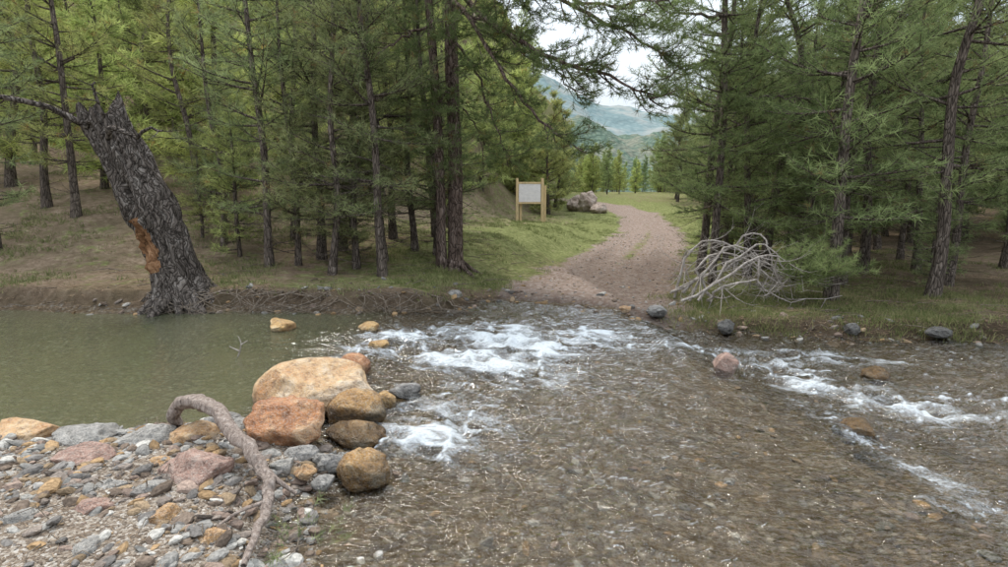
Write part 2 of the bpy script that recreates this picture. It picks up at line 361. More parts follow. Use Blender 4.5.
R=[ # x,y,zc, sx,sy,sz, mat, ang, rz
('boulder',-1.40,4.10,.15,1.0,.72,.54,RTAN,.45,-.1,.12),
('boulder',-1.10,3.94,.06,.42,.5,.36,RWET,.5,.6,.12),
('boulder',-1.38,3.40,.17,.54,.46,.48,RORA,1.3,.5,.16),
('boulder',-1.64,2.80,.17,.46,.34,.32,RPNK,.9,-.35,.14),
('boulder',-.80,3.02,.07,.32,.28,.27,RWET,.8,.3,.16),
('boulder',-.97,3.58,.03,.48,.26,.20,RWET,.6,-.3,.22),
('rock',-1.2,3.13,.09,.22,.18,.16,RGRY,.9,.3,.14),
('rock',-.79,4.4,.05,.29,.22,.17,RGRY,.9,.1,.14),
('rock',-.93,4.25,.03,.2,.2,.16,RYEL,.6,.5,.14),
('rock',-2.72,6.68,.08,.38,.32,.22,RYEL,.8,-.6,.14),
('rock',-1.65,6.7,.06,.28,.25,.16,RYEL,.6,0,.14),
('rock',-1.42,5.05,.07,.34,.35,.26,RORA,.5,.2,.14),
('rock',-1.33,5.87,.05,.28,.22,.14,RYEL,.6,.2,.14),
('rock',-1.8,5.0,.03,.5,.35,.18,RWET,.5,.2,.14),
('rock',2.14,5.25,.03,.30,.24,.24,RPNK,.9,.2,.14),
('rock',-.76,8.65,.14,.26,.22,.18,RGRY,.9,.2,.14),
('rock',2.15,7.75,.05,.34,.26,.2,RGRY,.9,.8,.14),
('rock',-2.15,3.2,.16,.36,.24,.20,RGRD,.9,.4,.14),
('rock',-1.88,3.24,.17,.34,.24,.20,RYED,.8,1,.14),
('rock',-1.72,3.4,.14,.30,.22,.18,RGRD,.9,.2,.14),
('rock',-2.35,2.95,.17,.36,.22,.18,RPNK,.9,0,.14),
('rock',-1.77,2.62,.15,.25,.15,.12,RGRD,1,.3,.14),
('rock',-1.57,2.40,.15,.20,.14,.13,RYED,1,1.,.14),
('rock',-1.29,2.26,.14,.15,.12,.10,RYED,1,.5,.14),
('rock',-1.46,2.2,.13,.15,.11,.07,RGRD,1,.1,.14),
('rock',-1.25,2.95,.12,.18,.13,.12,RGRD,1,.9,.14),
('rock',-1.10,2.92,.11,.13,.10,.09,RYED,1,.2,.14),
('rock',-1.02,3.08,.09,.22,.15,.13,RGRY,1,.2,.14),
('rock',-1.95,2.45,.15,.24,.18,.13,RPNK,1,.7,.14),
('rock',-1.35,3.05,.13,.16,.12,.10,RGRD,1,.4,.14),
('rock',-1.9,2.9,.15,.20,.15,.12,RYED,1,.4,.14),
('rock',-2.0,2.68,.15,.18,.13,.10,RGRD,1,.4,.14),
('rock',-2.2,2.35,.15,.22,.16,.12,RGRD,1,.9,.14),
('rock',-1.75,2.15,.15,.18,.14,.10,RGRD,1,1.9,.14),
('rock',-2.55,3.25,.15,.4,.3,.24,RGRD,.9,.2,.14),
('rock',-3.0,3.3,.14,.5,.35,.25,RTAN,.8,.1,.14),
('rock',-3.5,3.3,.15,.45,.4,.3,RGRD,.8,.9,.14),
('rock',-2.6,2.5,.15,.3,.22,.18,RYED,.8,.9,.14),
('rock',-.98,2.85,.09,.14,.11,.09,RGRY,.9,.9,.14),
('rock',-1.5,3.75,.06,.35,.3,.2,RWET,.9,.9,.14),
('rock',-1.95,3.65,.06,.30,.25,.2,RGRY,.9,.9,.14),
('rock',2.7,4.1,-.16,.4,.3,.2,RWET,.6,.4,.14),
('rock',3.7,5.4,-.13,.3,.25,.2,RWET,.6,.9,.14),
('rock',2.9,7.15,-.02,.3,.22,.2,RGRY,.9,.9,.14),
('rock',4.4,6.95,-.02,.26,.2,.18,RGRY,.9,.4,.14),
('rock',5.4,6.8,-.02,.32,.22,.16,RGRY,.9,.1,.14),
('rock',1.75,7.9,.06,.2,.16,.13,RYED,.9,.1,.14),
]
for i,(n,x,y,z,a,b,c,m,an,rz,rg) in enumerate(R): rock(n,(x,y,z),(a,b,c),i*3+2,m,an,rz,rg)
OUT=rock_mat('outcrop_rock',(.22,.15,.115),(.33,.255,.205),(.45,.38,.32),False,.5)
for i,(x,y,a,c) in enumerate([(5.7,33.5,1.0,1.0),(5.1,34.6,1.5,2.2),(4.5,35.6,1.5,1.6)]):
    rock('rock_outcrop',(x,y,H1(x,y)+.2*c),(a,a*.9,c),90+i,OUT,1.5,i,.35)
# pebbles
PAL=np.array([(.27,.26,.24),(.34,.325,.30),(.21,.195,.18),(.31,.23,.15),(.37,.25,.14),(.29,.22,.18),(.44,.42,.38),(.18,.14,.11),(.25,.21,.18)])
PV=[rockshape(ICO1[0],s,.7,.15) for s in range(12)];PV2=[rockshape(ICO2[0],s,1.1,.2) for s in range(14)]
def scatter(name,n,box,smin,smax,mask,mat,sink=.25,power=2.5,dark=1.):
    x=rng.uniform(box[0],box[1],n);y=rng.uniform(box[2],box[3],n)
    h,sf,sn,rd,road,dl=height(x,y,True);k=mask(x,y,h,sf,sn,rd,road)>rng.uniform(size=n)
    x,y,h=x[k],y[k],h[k];mb=MB()
    for i in range(len(x)):
        s=smin+(smax-smin)*rng.uniform()**power
        base,f=(PV2[rng.integers(14)],ICO2[1]) if s>.014 else (PV[rng.integers(12)],ICO1[1])
        v=base*np.array([s,s*rng.uniform(.5,.95),s*rng.uniform(.28,.65)])
        a=rng.uniform(0,6.28);ca,sa=math.cos(a),math.sin(a);tl=rng.normal()*.3
        v[:,2]+=v[:,0]*tl
        v=np.stack([v[:,0]*ca-v[:,1]*sa,v[:,0]*sa+v[:,1]*ca,v[:,2]],1)+[x[i],y[i],h[i]+s*sink*.3]
        c=PAL[rng.integers(9)]*rng.uniform(.6,1.1)*dark
        mb.add(v,f,0,(c[0],c[1],c[2],1))
    obj(name,mb.mesh(name,[mat],False))
scatter('gravel',16000,(-3.4,.1,1.5,4.0),.003,.065,lambda x,y,h,sf,sn,rd,ro:np.where(sn>0,1.,0)*(.38+.62*sst(-.25,.3,fbm(x*2.2,y*2.2,0,3,77)))*(1-.3*sst(-1.1,-.6,x)),PEB,.1,4.6,.85)
scatter('river_stones',4200,(-1.6,4.5,1.6,8.2),.01,.05,lambda x,y,h,sf,sn,rd,ro:np.where((sn<0.05)&(sf<0.05),.6,0),PEB,.1,3.,.9)
scatter('shore_stones',3600,(-6,8,6.0,10),.012,.08,lambda x,y,h,sf,sn,rd,ro:np.where((sf>-.15),np.exp(-np.clip(sf,0,9)*2.2),0),PEB,.2,3.,.75)
scatter('road_gravel',6000,(0,8,8,24),.008,.04,lambda x,y,h,sf,sn,rd,ro:ro*.8*(sf>0.1),PEB,.2,3.,.8)
# ---------------------------------------------------------------- foliage generators
def needles(mb,P,D,K,nl,nw,mat,spread=.85,bright=(0,1),brown=0.):
    P=np.asarray(P);D=np.asarray(D);T=len(P)
    D=D/(np.linalg.norm(D,axis=1)[:,None]+1e-9)
    R_=rng.normal(size=(T,K,3));R_/=np.linalg.norm(R_,axis=2)[:,:,None]
    dd=D[:,None,:]*rng.uniform(.15,1.1,(T,K,1))+R_*spread;dd/=np.linalg.norm(dd,axis=2)[:,:,None]
    base=P[:,None,:]+D[:,None,:]*rng.uniform(-.5,.5,(T,K,1))*nl*.7
    side=np.cross(dd,rng.normal(size=(T,K,3)));side/=np.linalg.norm(side,axis=2)[:,:,None]+1e-9
    L=nl*rng.uniform(.7,1.15,(T,K,1))
    a=base-side*nw/2;b=base+side*nw/2;c=base+dd*L+np.array([0,0,-.04])*L
    V=np.stack([a,b,c],2).reshape(-1,3);Fc=np.arange(T*K*3).reshape(-1,3)
    br=np.repeat(rng.uniform(bright[0],bright[1],T),K*3);bw=np.repeat((rng.uniform(size=T)<brown)*.8,K*3)
    tip=np.tile([0,0,.25],T*K);br=np.clip(br+tip-.1,0,1)
    mb.add(V,Fc,mat,np.stack([br,bw,br,np.ones_like(br)],1))
def branch(mb,start,az,el,L,r,TP,TD,sp,dead=False,sec=True,droop=.1,mat=0):
    n=6;t=np.linspace(0,1,n)
    d=np.array([math.cos(az)*math.cos(el),math.sin(az)*math.cos(el),math.sin(el)])
    w=rng.normal(size=3)*.07
    P=start+np.outer(t*L,d)+np.outer(t**2*L,w);P[:,2]+=L*(-droop*t+droop*1.3*t**3)
    mb.add(*tube(P,r*(1-.8*t),4),mat)
    if not sec: return
    s=.22 if not dead else .3;side=1
    while s<1.0:
        i=s*(n-1);k=int(min(i,n-2));f=i-k;p=P[k]*(1-f)+P[k+1]*f
        tg=P[k+1]-P[k];tg/=np.linalg.norm(tg)
        l=(.16+.42*L*(1-s)**.8)*rng.uniform(.6,1.2)
        sd=np.cross(tg,[0,0,1]);sd/=np.linalg.norm(sd)+1e-9
        a=rng.uniform(.5,1.0);q=tg*math.cos(a)+sd*side*math.sin(a)+np.array([0,0,rng.uniform(-.25,.45)])
        q/=np.linalg.norm(q)
        e=p+q*l+np.array([0,0,.08*l])
        mid=(p+e)/2+rng.normal(size=3)*.03*l+np.array([0,0,-.03*l])
        mb.add(*tube([p,mid,e],[r*.35,r*.25,r*.12+.001],3),mat)
        if not dead:
            m=max(2,int(l/sp))
            for u in np.linspace(.3,1,m):
                TP.append(p+(e-p)*u+rng.normal(size=3)*.012);TD.append(q+np.array([0,0,.25]))
        side=-side;s+=max(.05,(.10 if not dead else .2)/L*rng.uniform(.7,1.3))
    if not dead:
        for u in np.linspace(.55,1,max(2,int(L*.45/sp))):
            TP.append(P[int(u*(n-1))]+rng.normal(size=3)*.01);TD.append(P[-1]-P[-2])
def pine(name,seed,H,r0,cs,bl,sp,K,nl,nw,bark=None,deadn=14,whorl=(.22,.4),nb=(3,6),openn=0.):
    global rng
    rng=np.random.default_rng(seed);mb=MB()
    zs=np.linspace(-.25,H,22);bx,by=rng.uniform(0,50,2)
    px=.05*H*noise(zs*.4+bx,zs*0+by)*np.clip(zs/3,0,1);py=.05*H*noise(zs*.4+by,zs*0+bx)*np.clip(zs/3,0,1)
    rr=r0*np.clip(1-zs/H,0,1)**.75+.008;rr[:3]*=[1.6,1.3,1.08]
    P=np.stack([px,py,zs],1);mb.add(*tube(P,rr,10,.10,seed),0)
    at=lambda z:np.array([np.interp(z,zs,px),np.interp(z,zs,py),z]);rad=lambda z:np.interp(z,zs,rr)
    TP=[];TD=[];z=cs
    while z<H-.15:
        for b in range(rng.integers(nb[0],nb[1])):
            if rng.uniform()<openn: continue
            q=(z-cs)/(H-cs);pr=(1-q)**.7*(.6+.4*min(1,(z-cs)/1.2))
            L=max(.18,bl*pr*rng.uniform(.55,1.3));zz=z+rng.uniform(-.12,.12)
            branch(mb,at(zz),rng.uniform(0,6.28),math.radians(rng.uniform(-14,22)+38*q),L,min(rad(zz)*.45,.008+.014*L),TP,TD,sp)
        z+=rng.uniform(*whorl)
    for i in range(5): TP.append(at(H-.04*i));TD.append(np.array([0,0,1.]))
    for i in range(deadn):
        zz=rng.uniform(.25,cs+.8);branch(mb,at(zz),rng.uniform(0,6.28),rng.uniform(-.35,.25),rng.uniform(.25,.9),.008,TP,TD,sp,dead=True)
    needles(mb,TP,TD,K,nl,nw,1,brown=.03)
    return mb.mesh(name,[bark or BARK,NEED],smooth=True)
YP=[pine('young_pine_%d'%s,s,H,r,cs,bl,.095,10,.145,.009,whorl=w,deadn=18,openn=op) for s,H,r,cs,bl,w,op in
    [(1,6.4,.062,.85,1.3,(.22,.38),.1),(2,7.0,.07,1.2,1.35,(.24,.46),.2),(3,5.8,.052,.7,1.1,(.2,.34),0),(4,7.4,.08,1.5,1.5,(.26,.5),.2)]]
FP=[pine('far_pine_%d'%s,s,H,.10,cs,bl,.24,7,.30,.034,deadn=5,whorl=(.35,.55)) for s,H,cs,bl in
    [(11,9,.7,2.0),(12,10.5,1.3,2.3),(13,7.5,.4,1.9)]]
SP=pine('sapling_pine',21,2.6,.035,.25,.75,.07,13,.12,.008,deadn=2,whorl=(.16,.28))
rng=np.random.default_rng(77)
def plant(me,x,y,s=1,name='pine_tree',tint=(1,1,1),lean=.035,dz=0):
    o=obj(name,me,(x,y,H1(x,y)+dz),(rng.normal()*lean,rng.normal()*lean,rng.uniform(0,6.28)),(s*rng.uniform(.92,1.08),s*rng.uniform(.92,1.08),s))
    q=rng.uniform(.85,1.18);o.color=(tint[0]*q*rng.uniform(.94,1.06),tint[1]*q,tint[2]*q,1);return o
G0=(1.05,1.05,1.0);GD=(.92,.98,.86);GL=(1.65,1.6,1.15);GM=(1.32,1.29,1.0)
left=[(-4.25,10.1,0),(-3.8,10.3,2),(-3.5,10.7,1),(-3.25,11.3,3),(-2.7,10.2,2),(-2.05,9.4,1),(-1.8,11.3,0),(-2.45,12.4,3),(-4.6,12.3,1),(-5.8,11.6,2),(-1.55,12.6,2),
      (-7.2,13.4,0),(-9.4,12.4,1),(-9.8,10.8,0),(-10.5,13,3),(-4.1,15.2,1),(-1.5,15.5,0),(-1.35,11.2,2),(-3.0,9.7,2),(-2.3,10.6,3)]
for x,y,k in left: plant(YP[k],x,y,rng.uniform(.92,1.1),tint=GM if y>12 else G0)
plant(SP,-5.15,10.9,1.05,'young_pine_tree',GM);plant(SP,-6.4,11.9,.8,'young_pine_tree',GM);plant(SP,-2.9,10.9,.7,'young_pine_tree')
right=[(4.15,11.8,1),(4.9,11.2,0),(5.7,12.2,3),(6.9,13,2),(5.15,8.7,1),(6.2,10.2,0),(6.9,8.9,3),(8.0,10,1),(9.6,9.8,2),(7.4,11.5,3),(8.9,12,1),(5.3,14,3),(7.9,14.5,0),(6.5,16,1),(10.8,12,3),(6.0,11.2,2),(5.0,12.6,2),(7.6,12.9,2),(9.8,13.8,0),(8.2,16.2,2)]
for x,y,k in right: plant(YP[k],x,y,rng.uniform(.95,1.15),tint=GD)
plant(SP,5.6,9.9,.6,'young_pine_tree',G0);plant(SP,7.4,9.6,.7,'young_pine_tree',G0);plant(SP,6.5,11.9,.9,'young_pine_tree',GD);plant(SP,8.6,10.9,.9,'young_pine_tree',GD)
def ok(x,y,r,L):
    return all((x-a)**2+(y-b)**2>r*r for a,b in L)
LL=[]
for t in range(900):
    y=15+rng.uniform()**1.3*55;x=rng.uniform(-1.0,1.0)*(y+3)
    xr=float(axisx(y));a=x/y
    if y<52 and -3.4<x-xr<3.2: continue
    if .075<a<.30: continue
    if x<xr and y<30 and xr-x<8: continue
    if not ok(x,y,1.6+y*.026,LL): continue
    LL.append((x,y));lf=x<xr
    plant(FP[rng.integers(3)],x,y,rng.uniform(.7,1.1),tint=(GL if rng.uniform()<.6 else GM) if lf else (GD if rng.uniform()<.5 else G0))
print('BG',len(LL))
for t in range(80):
    y=rng.uniform(54,150);a=rng.uniform(.085,.31)
    if pdist(np.array([a*y]),np.array([y]),ROADS)[0]<4: continue
    plant(FP[rng.integers(3)],a*y,y,rng.uniform(.38,.6)*(1+.3*(y>90)),tint=(1.7,1.65,1.2) if rng.uniform()<.5 else (1.15,1.25,1.1))
for x,y in [(2.6,33),(3.4,38),(1.8,37),(.6,35),(2.2,40)]: plant(FP[2],x,y,.9,tint=GM)
# ---------------------------------------------------------------- big pine with overhanging boughs
rng=np.random.default_rng(5)
def bough(mb,pts,r,n,sub,TP,TD,sp,bark=0,droop=.25):
    P=smoothpath(pts,18);P+=rng.normal(size=P.shape)*.025
    mb.add(*tube(P,np.linspace(r,r*.25,len(P)),6,.1,3),bark)
    for i in range(n):
        s=rng.uniform(.15,1);k=s*(len(P)-1);j=int(min(k,len(P)-2));p=P[j]+(P[j+1]-P[j])*(k-j)
        tg=P[j+1]-P[j];az=math.atan2(tg[1],tg[0])+rng.choice([-1,1])*rng.uniform(.3,1.4)
        branch(mb,p,az,rng.uniform(-.85,.35),sub*rng.uniform(.4,1.2)*(1.15-.5*s),r*.3,TP,TD,sp,droop=droop,mat=bark)
def trunkpts(mb,pts,r,sides=20,rough=.12,n=30,seed=0,mat=0):
    P=smoothpath(pts,n);rr=np.interp(np.linspace(0,1,n),np.linspace(0,1,len(r)),r);mb.add(*tube(P,rr,sides,rough,seed),mat);return P
mb=MB();TP=[];TD=[]
trunkpts(mb,[(0,0,-.3),(.02,0,.3),(.03,.03,2),(-.02,.05,4),(.05,0,6),(.1,.1,8)],[.22,.14,.125,.115,.10,.03],seed=4)
trunkpts(mb,[(-.25,-.12,-.3),(-.24,-.1,.4),(-.25,-.05,2),(-.38,0,4.5),(-.6,0,6.5)],[.14,.10,.085,.07,.02],seed=9,sides=14)
for k in range(6):
    a=k*1.05+.3;mb.add(*tube(smoothpath([(0,0,.25),(.25*math.cos(a),.25*math.sin(a),.05),(.55*math.cos(a),.55*math.sin(a),-.12)],6),[.09,.07,.06,.04,.03,.02],6,.1,k),0)
B=[([(0,0,5.2),(.37,-.9,4.4),(1.18,-1.4,3.7),(1.9,-1.8,3.25),(2.57,-2.1,3.0),(3.0,-2.3,2.7)],.05,34),
   ([(0,0,4.9),(.4,-1.1,4.05),(1.02,-1.4,3.05),(1.54,-1.7,2.4),(2.05,-1.9,2.0)],.042,24),
   ([(0,0,5.6),(.5,-.8,4.9),(1.9,-1.5,4.2),(2.7,-1.9,3.7),(3.3,-2.0,3.3)],.045,32),
   ([(0,0,5.4),(.7,-1.0,4.6),(1.4,-1.6,4.3),(2.2,-2.1,4.0),(3.1,-2.5,3.9)],.04,28),
   ([(0,0,4.2),(.4,-.4,3.5),(.75,-.6,2.6),(1.0,-.7,1.9)],.03,16),
   ([(0,0,4.6),(.9,-.2,4.2),(1.7,-.4,3.6),(2.2,-.5,3.0)],.035,20),
   ([(0,0,4.5),(-.6,-.8,4.0),(-1.2,-1.2,3.5)],.03,14),([(0,0,3.6),(.1,-.4,3.0),(.1,-.6,2.0)],.025,12),([(0,0,3.4),(-.2,-.4,2.8),(-.3,-.6,1.8)],.025,12),([(0,0,4.4),(.0,-.5,4.1),(.1,-.9,3.4)],.025,14),([(0,0,3.0),(.4,-.2,2.6),(.6,-.3,1.8)],.02,10)]
for b,r,n in B: bough(mb,b,r,n,.75,TP,TD,.085)
z=5.2
while z<7.8:
    for b in range(3): branch(mb,np.array([.05,.03,z]),rng.uniform(0,6.28),rng.uniform(-.2,.4),rng.uniform(1,1.9)*(1.2-(z-5.2)/4),.025,TP,TD,.1)
    z+=.45
for i in range(26):
    branch(mb,np.array([0,0,rng.uniform(.5,4)]),rng.uniform(0,6.28),rng.uniform(-.5,.2),rng.uniform(.3,1.0),.01,TP,TD,.1,dead=True)
needles(mb,TP,TD,14,.12,.008,1,bright=(0,.8),brown=.05)
o=obj('large_pine_tree',mb.mesh('large_pine_tree',[BARKR,NEED]),(-.92,10.4,H1(-.92,10.4)));o.color=(.62,.69,.57,1)
# right overhanging tall pine
mb=MB();TP=[];TD=[]
trunkpts(mb,[(0,0,-.3),(0,0,.4),(.05,0,3),(0,.1,5),(0,0,7.5)],[.10,.07,.06,.05,.02],seed=14,sides=14)
for b in [[(0,0,4.8),(-.6,-.6,4.6),(-1.2,-.9,4.5),(-1.7,-1.1,4.2)],[(0,0,4.0),(-.6,-.3,3.9),(-1.2,-.4,3.6)],[(0,0,5.2),(-.9,-.8,4.9),(-1.6,-1.5,4.5),(-2.0,-1.9,4.1)],[(0,0,3.4),(.5,-.6,3.3),(1.1,-1,3.2)]]:
    bough(mb,b,.03,16,.7,TP,TD,.09)
z=1.5
while z<7.3:
    for b in range(4): branch(mb,np.array([.02,.03,z]),rng.uniform(0,6.28),rng.uniform(-.2,.4),rng.uniform(.7,1.4)*(1.15-(z-1.5)/7),.02,TP,TD,.09)
    z+=.33
needles(mb,TP,TD,13,.13,.008,1,bright=(0,.8))
o=obj('tall_pine_tree',mb.mesh('tall_pine_tree',[BARK,NEED]),(3.9,10.4,H1(3.9,10.4)));o.color=(.82,.9,.76,1)
# ---------------------------------------------------------------- old leaning snag, left
ROT=bark_mat('rotten_wood',(.06,.034,.02),(.20,.105,.055),(.38,.24,.14),.9,.6,vor=False,warp=.3)
mb=MB()
P=smoothpath([(.12,0,-.3),(.05,0,.1),(-.08,0,.6),(-.3,.02,1.25),(-.58,.05,1.9),(-.80,.08,2.35),(-.95,.1,2.65)],70)
n=len(P);tt=np.linspace(0,1,n);rr=np.interp(tt,[0,.09,.18,.3,.5,.8,1],[.60,.46,.36,.315,.30,.28,.26])
NS=90
V,Fq=tube(P,rr,NS,.16,31)
ang=np.tile(np.arange(NS)*2*math.pi/NS,n);rad=V-np.repeat(P,NS,0)
hz=np.repeat(P[:,2],NS)
V=V+rad*(.05*np.sin(ang*7+hz*1.5)+.10*np.abs(noise(ang*6,hz*1.5,0,8))+.06*noise(ang*14,hz*5,0,18)+.28*np.maximum(0,np.sin(ang*5+1))*np.exp(-np.clip(hz,0,9)*4))[:,None]
tp=sst(.88,1,np.repeat(tt,NS));V[:,2]+=tp*(.30*noise(np.cos(ang)*1.5,np.sin(ang)*1.5,0,4)+.14*noise(np.cos(ang)*5,np.sin(ang)*5,0,6))
cx=np.repeat(P[:,0],NS);vx=V[:,0]-cx;vy=V[:,1]
nn=fbm(V[:,0]*5,V[:,1]*5,V[:,2]*3.2,4,44)
hm=np.exp(-((vx+.13)/.17)**2-((hz-.78)/.46)**2)*(vy<.05)*(1+1.1*nn)
V=V-rad*(np.clip(hm,0,1)*(.32+.7*fbm(V[:,0]*9,V[:,1]*9,V[:,2]*6,3,3)))[:,None]
fm=(hm[Fq].mean(1)>.44)
mb.add(V,Fq[~fm],0);mb.add(V,Fq[fm],1)
k=NS;capc=V[-k:].mean(0);mb.add(np.vstack([V[-k:],capc-[0,0,.3]]),np.array([[i,(i+1)%k,k] for i in range(k)]),0)
TP=[];TD=[]
for k in range(9):
    a=-3.0+k*.45;r=rng.uniform(.6,.9);mb.add(*tube(smoothpath([(.05,0,.35),(.08+.38*math.cos(a),.38*math.sin(a),.08),(.1+r*math.cos(a),r*math.sin(a),-.2)],8),np.linspace(.15,.03,8),10,.25,k),0)
for pts,r in [([(-.66,0,2.05),(-.62,-.25,2.35),(-.45,-.35,2.42),(-.2,-.4,2.3),(.05,-.45,2.38),(.3,-.5,2.34)],.05),([(-.62,-.25,2.35),(-.66,-.3,2.65),(-.72,-.35,3.0)],.035),([(-.9,0,2.4),(-1.4,-.5,2.7),(-2.2,-.9,2.8),(-2.8,-1.2,2.7)],.05)]:
    Pp=smoothpath(pts,12)+rng.normal(size=(12,3))*.018;mb.add(*tube(Pp,np.linspace(r,.012,12),7,.2,3),0)
    for q in range(6): branch(mb,Pp[rng.integers(5,11)],rng.uniform(-2,1),rng.uniform(-.5,.5),rng.uniform(.15,.5),.009,TP,TD,.1,dead=True)
obj('old_pine_snag',mb.mesh('old_pine_snag',[OLDB,ROT]),(-4.80,8.15,.16))
# ---------------------------------------------------------------- driftwood root
mb=MB()
P=smoothpath([(-2.06,3.36,.20),(-2.05,3.33,.30),(-1.96,3.30,.37),(-1.84,3.24,.39),(-1.67,3.1,.39),(-1.41,2.85,.33),(-1.23,2.69,.25),(-1.15,2.56,.19),(-1.11,2.37,.15),(-1.05,2.09,.14)],70)
P+=np.stack([.012*noise(np.arange(70)*.45,np.zeros(70),0,s) for s in (1,2,3)],1)
mb.add(*tube(P,np.interp(np.linspace(0,1,70),[0,.1,.4,.6,.85,1],[.024,.040,.042,.034,.022,.012]),20,.28,5))
for pts,r in [([(-1.25,2.7,.26),(-1.15,2.64,.22),(-1.04,2.62,.15)],.02),([(-1.86,3.24,.39),(-1.9,3.32,.38),(-1.93,3.42,.32)],.018),([(-1.16,2.5,.17),(-1.26,2.4,.16),(-1.32,2.2,.14)],.011)]:
    mb.add(*tube(smoothpath(pts,9),np.linspace(r,r*.4,9),9,.2,6))
obj('driftwood_branch',mb.mesh('driftwood_branch',[DRIFT]))
mb=MB()
for pts in [[(-2.7,5.45,0),(-2.66,5.48,.1),(-2.64,5.47,.2),(-2.67,5.48,.26)],[(-2.66,5.48,.1),(-2.75,5.45,.16)],[(-2.64,5.47,.17),(-2.56,5.45,.22)]]:
    mb.add(*tube(smoothpath(pts,7),np.linspace(.009,.004,7),5))
obj('twig',mb.mesh('twig',[TWIG]))
mb=MB();TP=[];TD=[]
for i in range(4): branch(mb,np.array([-.93,2.32,.06]),i*1.4+.4,.15,.16,.004,TP,TD,.04)
needles(mb,TP,TD,12,.05,.003,1);obj('pine_sprig',mb.mesh('pine_sprig',[BTWIG,NEED]))
# ---------------------------------------------------------------- fallen branch pile right
rng=np.random.default_rng(41)
mb=MB();TP=[];TD=[]
for i in range(11):
    y0=8.6+rng.uniform(-.5,.6);h=.62+rng.uniform(-.4,.25);sx=rng.uniform(-.2,.5)
    pts=[(2.75+rng.uniform(-.1,.5),y0,.1),(3.1+sx,y0+rng.uniform(-.2,.2),h*.8+.1),(3.55+sx,y0+rng.uniform(-.3,.1),h+.22),(4.1,y0-.2+rng.uniform(-.2,.2),h+rng.uniform(-.3,.1)),(4.5+rng.uniform(-.3,.4),y0-.25,.2+rng.uniform(0,.4))]
    P=smoothpath(pts,14)+rng.normal(size=(14,3))*.025;mb.add(*tube(P,np.linspace(.022,.005,14)*rng.uniform(.5,1.2),7,.15,i))
    for q in range(12):
        p=P[rng.integers(2,13)];branch(mb,p,rng.uniform(-3,3),rng.uniform(-1.2,.6),rng.uniform(.3,.8),.008,TP,TD,.1,dead=True,droop=.3)
obj('fallen_branch_pile',mb.mesh('fallen_branch_pile',[TWIG]))
mb=MB();TP=[];TD=[]
for i in range(24): branch(mb,np.array([4.25+rng.uniform(-.2,.4),8.4,.35+rng.uniform(0,.45)]),rng.uniform(-2.2,1.2),rng.uniform(-.1,.8),rng.uniform(.4,.8),.012,TP,TD,.07)
needles(mb,TP,TD,14,.12,.008,1);o=obj('fallen_pine_bough',mb.mesh('fallen_pine_bough',[BTWIG,NEED]));o.color=(.95,1.0,.85,1)
# ---------------------------------------------------------------- information board
WOOD=simple('post_wood',(.56,.42,.23),.75,25,.25,.2)
m,nt=newmat('board_panel');co=objco(nt)
bk=nd(nt,'ShaderNodeTexBrick',{'Vector':nd(nt,'ShaderNodeMapping',{'Vector':co,'Rotation':(math.pi/2,0,0)}).outputs[0],'Scale':5.,'Color1':(.78,.74,.72,1),'Color2':(.70,.66,.66,1),'Mortar':(.62,.58,.58,1)}).outputs[0]
outp(nt,pbsdf(nt,mix(nt,ramp(nt,tex(nt,co,6,3),[(.45,0.),(.6,.35)]),bk,(.55,.52,.5)),.4));PANEL=m
def boxmesh(name,sx,sy,sz,mat,bev=.008):
    bm=bmesh.new();bmesh.ops.create_cube(bm,size=1)
    for v in bm.verts: v.co.x*=sx;v.co.y*=sy;v.co.z*=sz
    bmesh.ops.bevel(bm,geom=bm.edges[:],offset=bev,segments=2,affect='EDGES')
    me=bpy.data.meshes.new(name);bm.to_mesh(me);bm.free();me.materials.append(mat);return me
e=bpy.data.objects.new('information_board',None);sc.collection.objects.link(e);bx,by=1.25,27.5;e.location=(bx,by,H1(bx,by)-.15);e.rotation_euler=(0,0,.12)
print('BOARD z',H1(bx,by),H1(5.2,33))
for i,(x,y) in enumerate([(-.62,0),(.62,0),(-.42,.18),(.78,.18)]):
    obj('post_%d'%(i+1),boxmesh('post',.12,.12,2.45 if i<2 else 2.1,WOOD),(x,y,1.1 if i<2 else .93),parent=e)
obj('panel',boxmesh('panel',1.08,.03,.86,PANEL,.004),(0,-.01,1.62),parent=e)
obj('top_rail',boxmesh('rail',1.11,.06,.09,WOOD),(0,-.01,2.10),parent=e)
obj('bottom_rail',boxmesh('rail',1.11,.06,.09,WOOD),(0,-.01,1.14),parent=e)
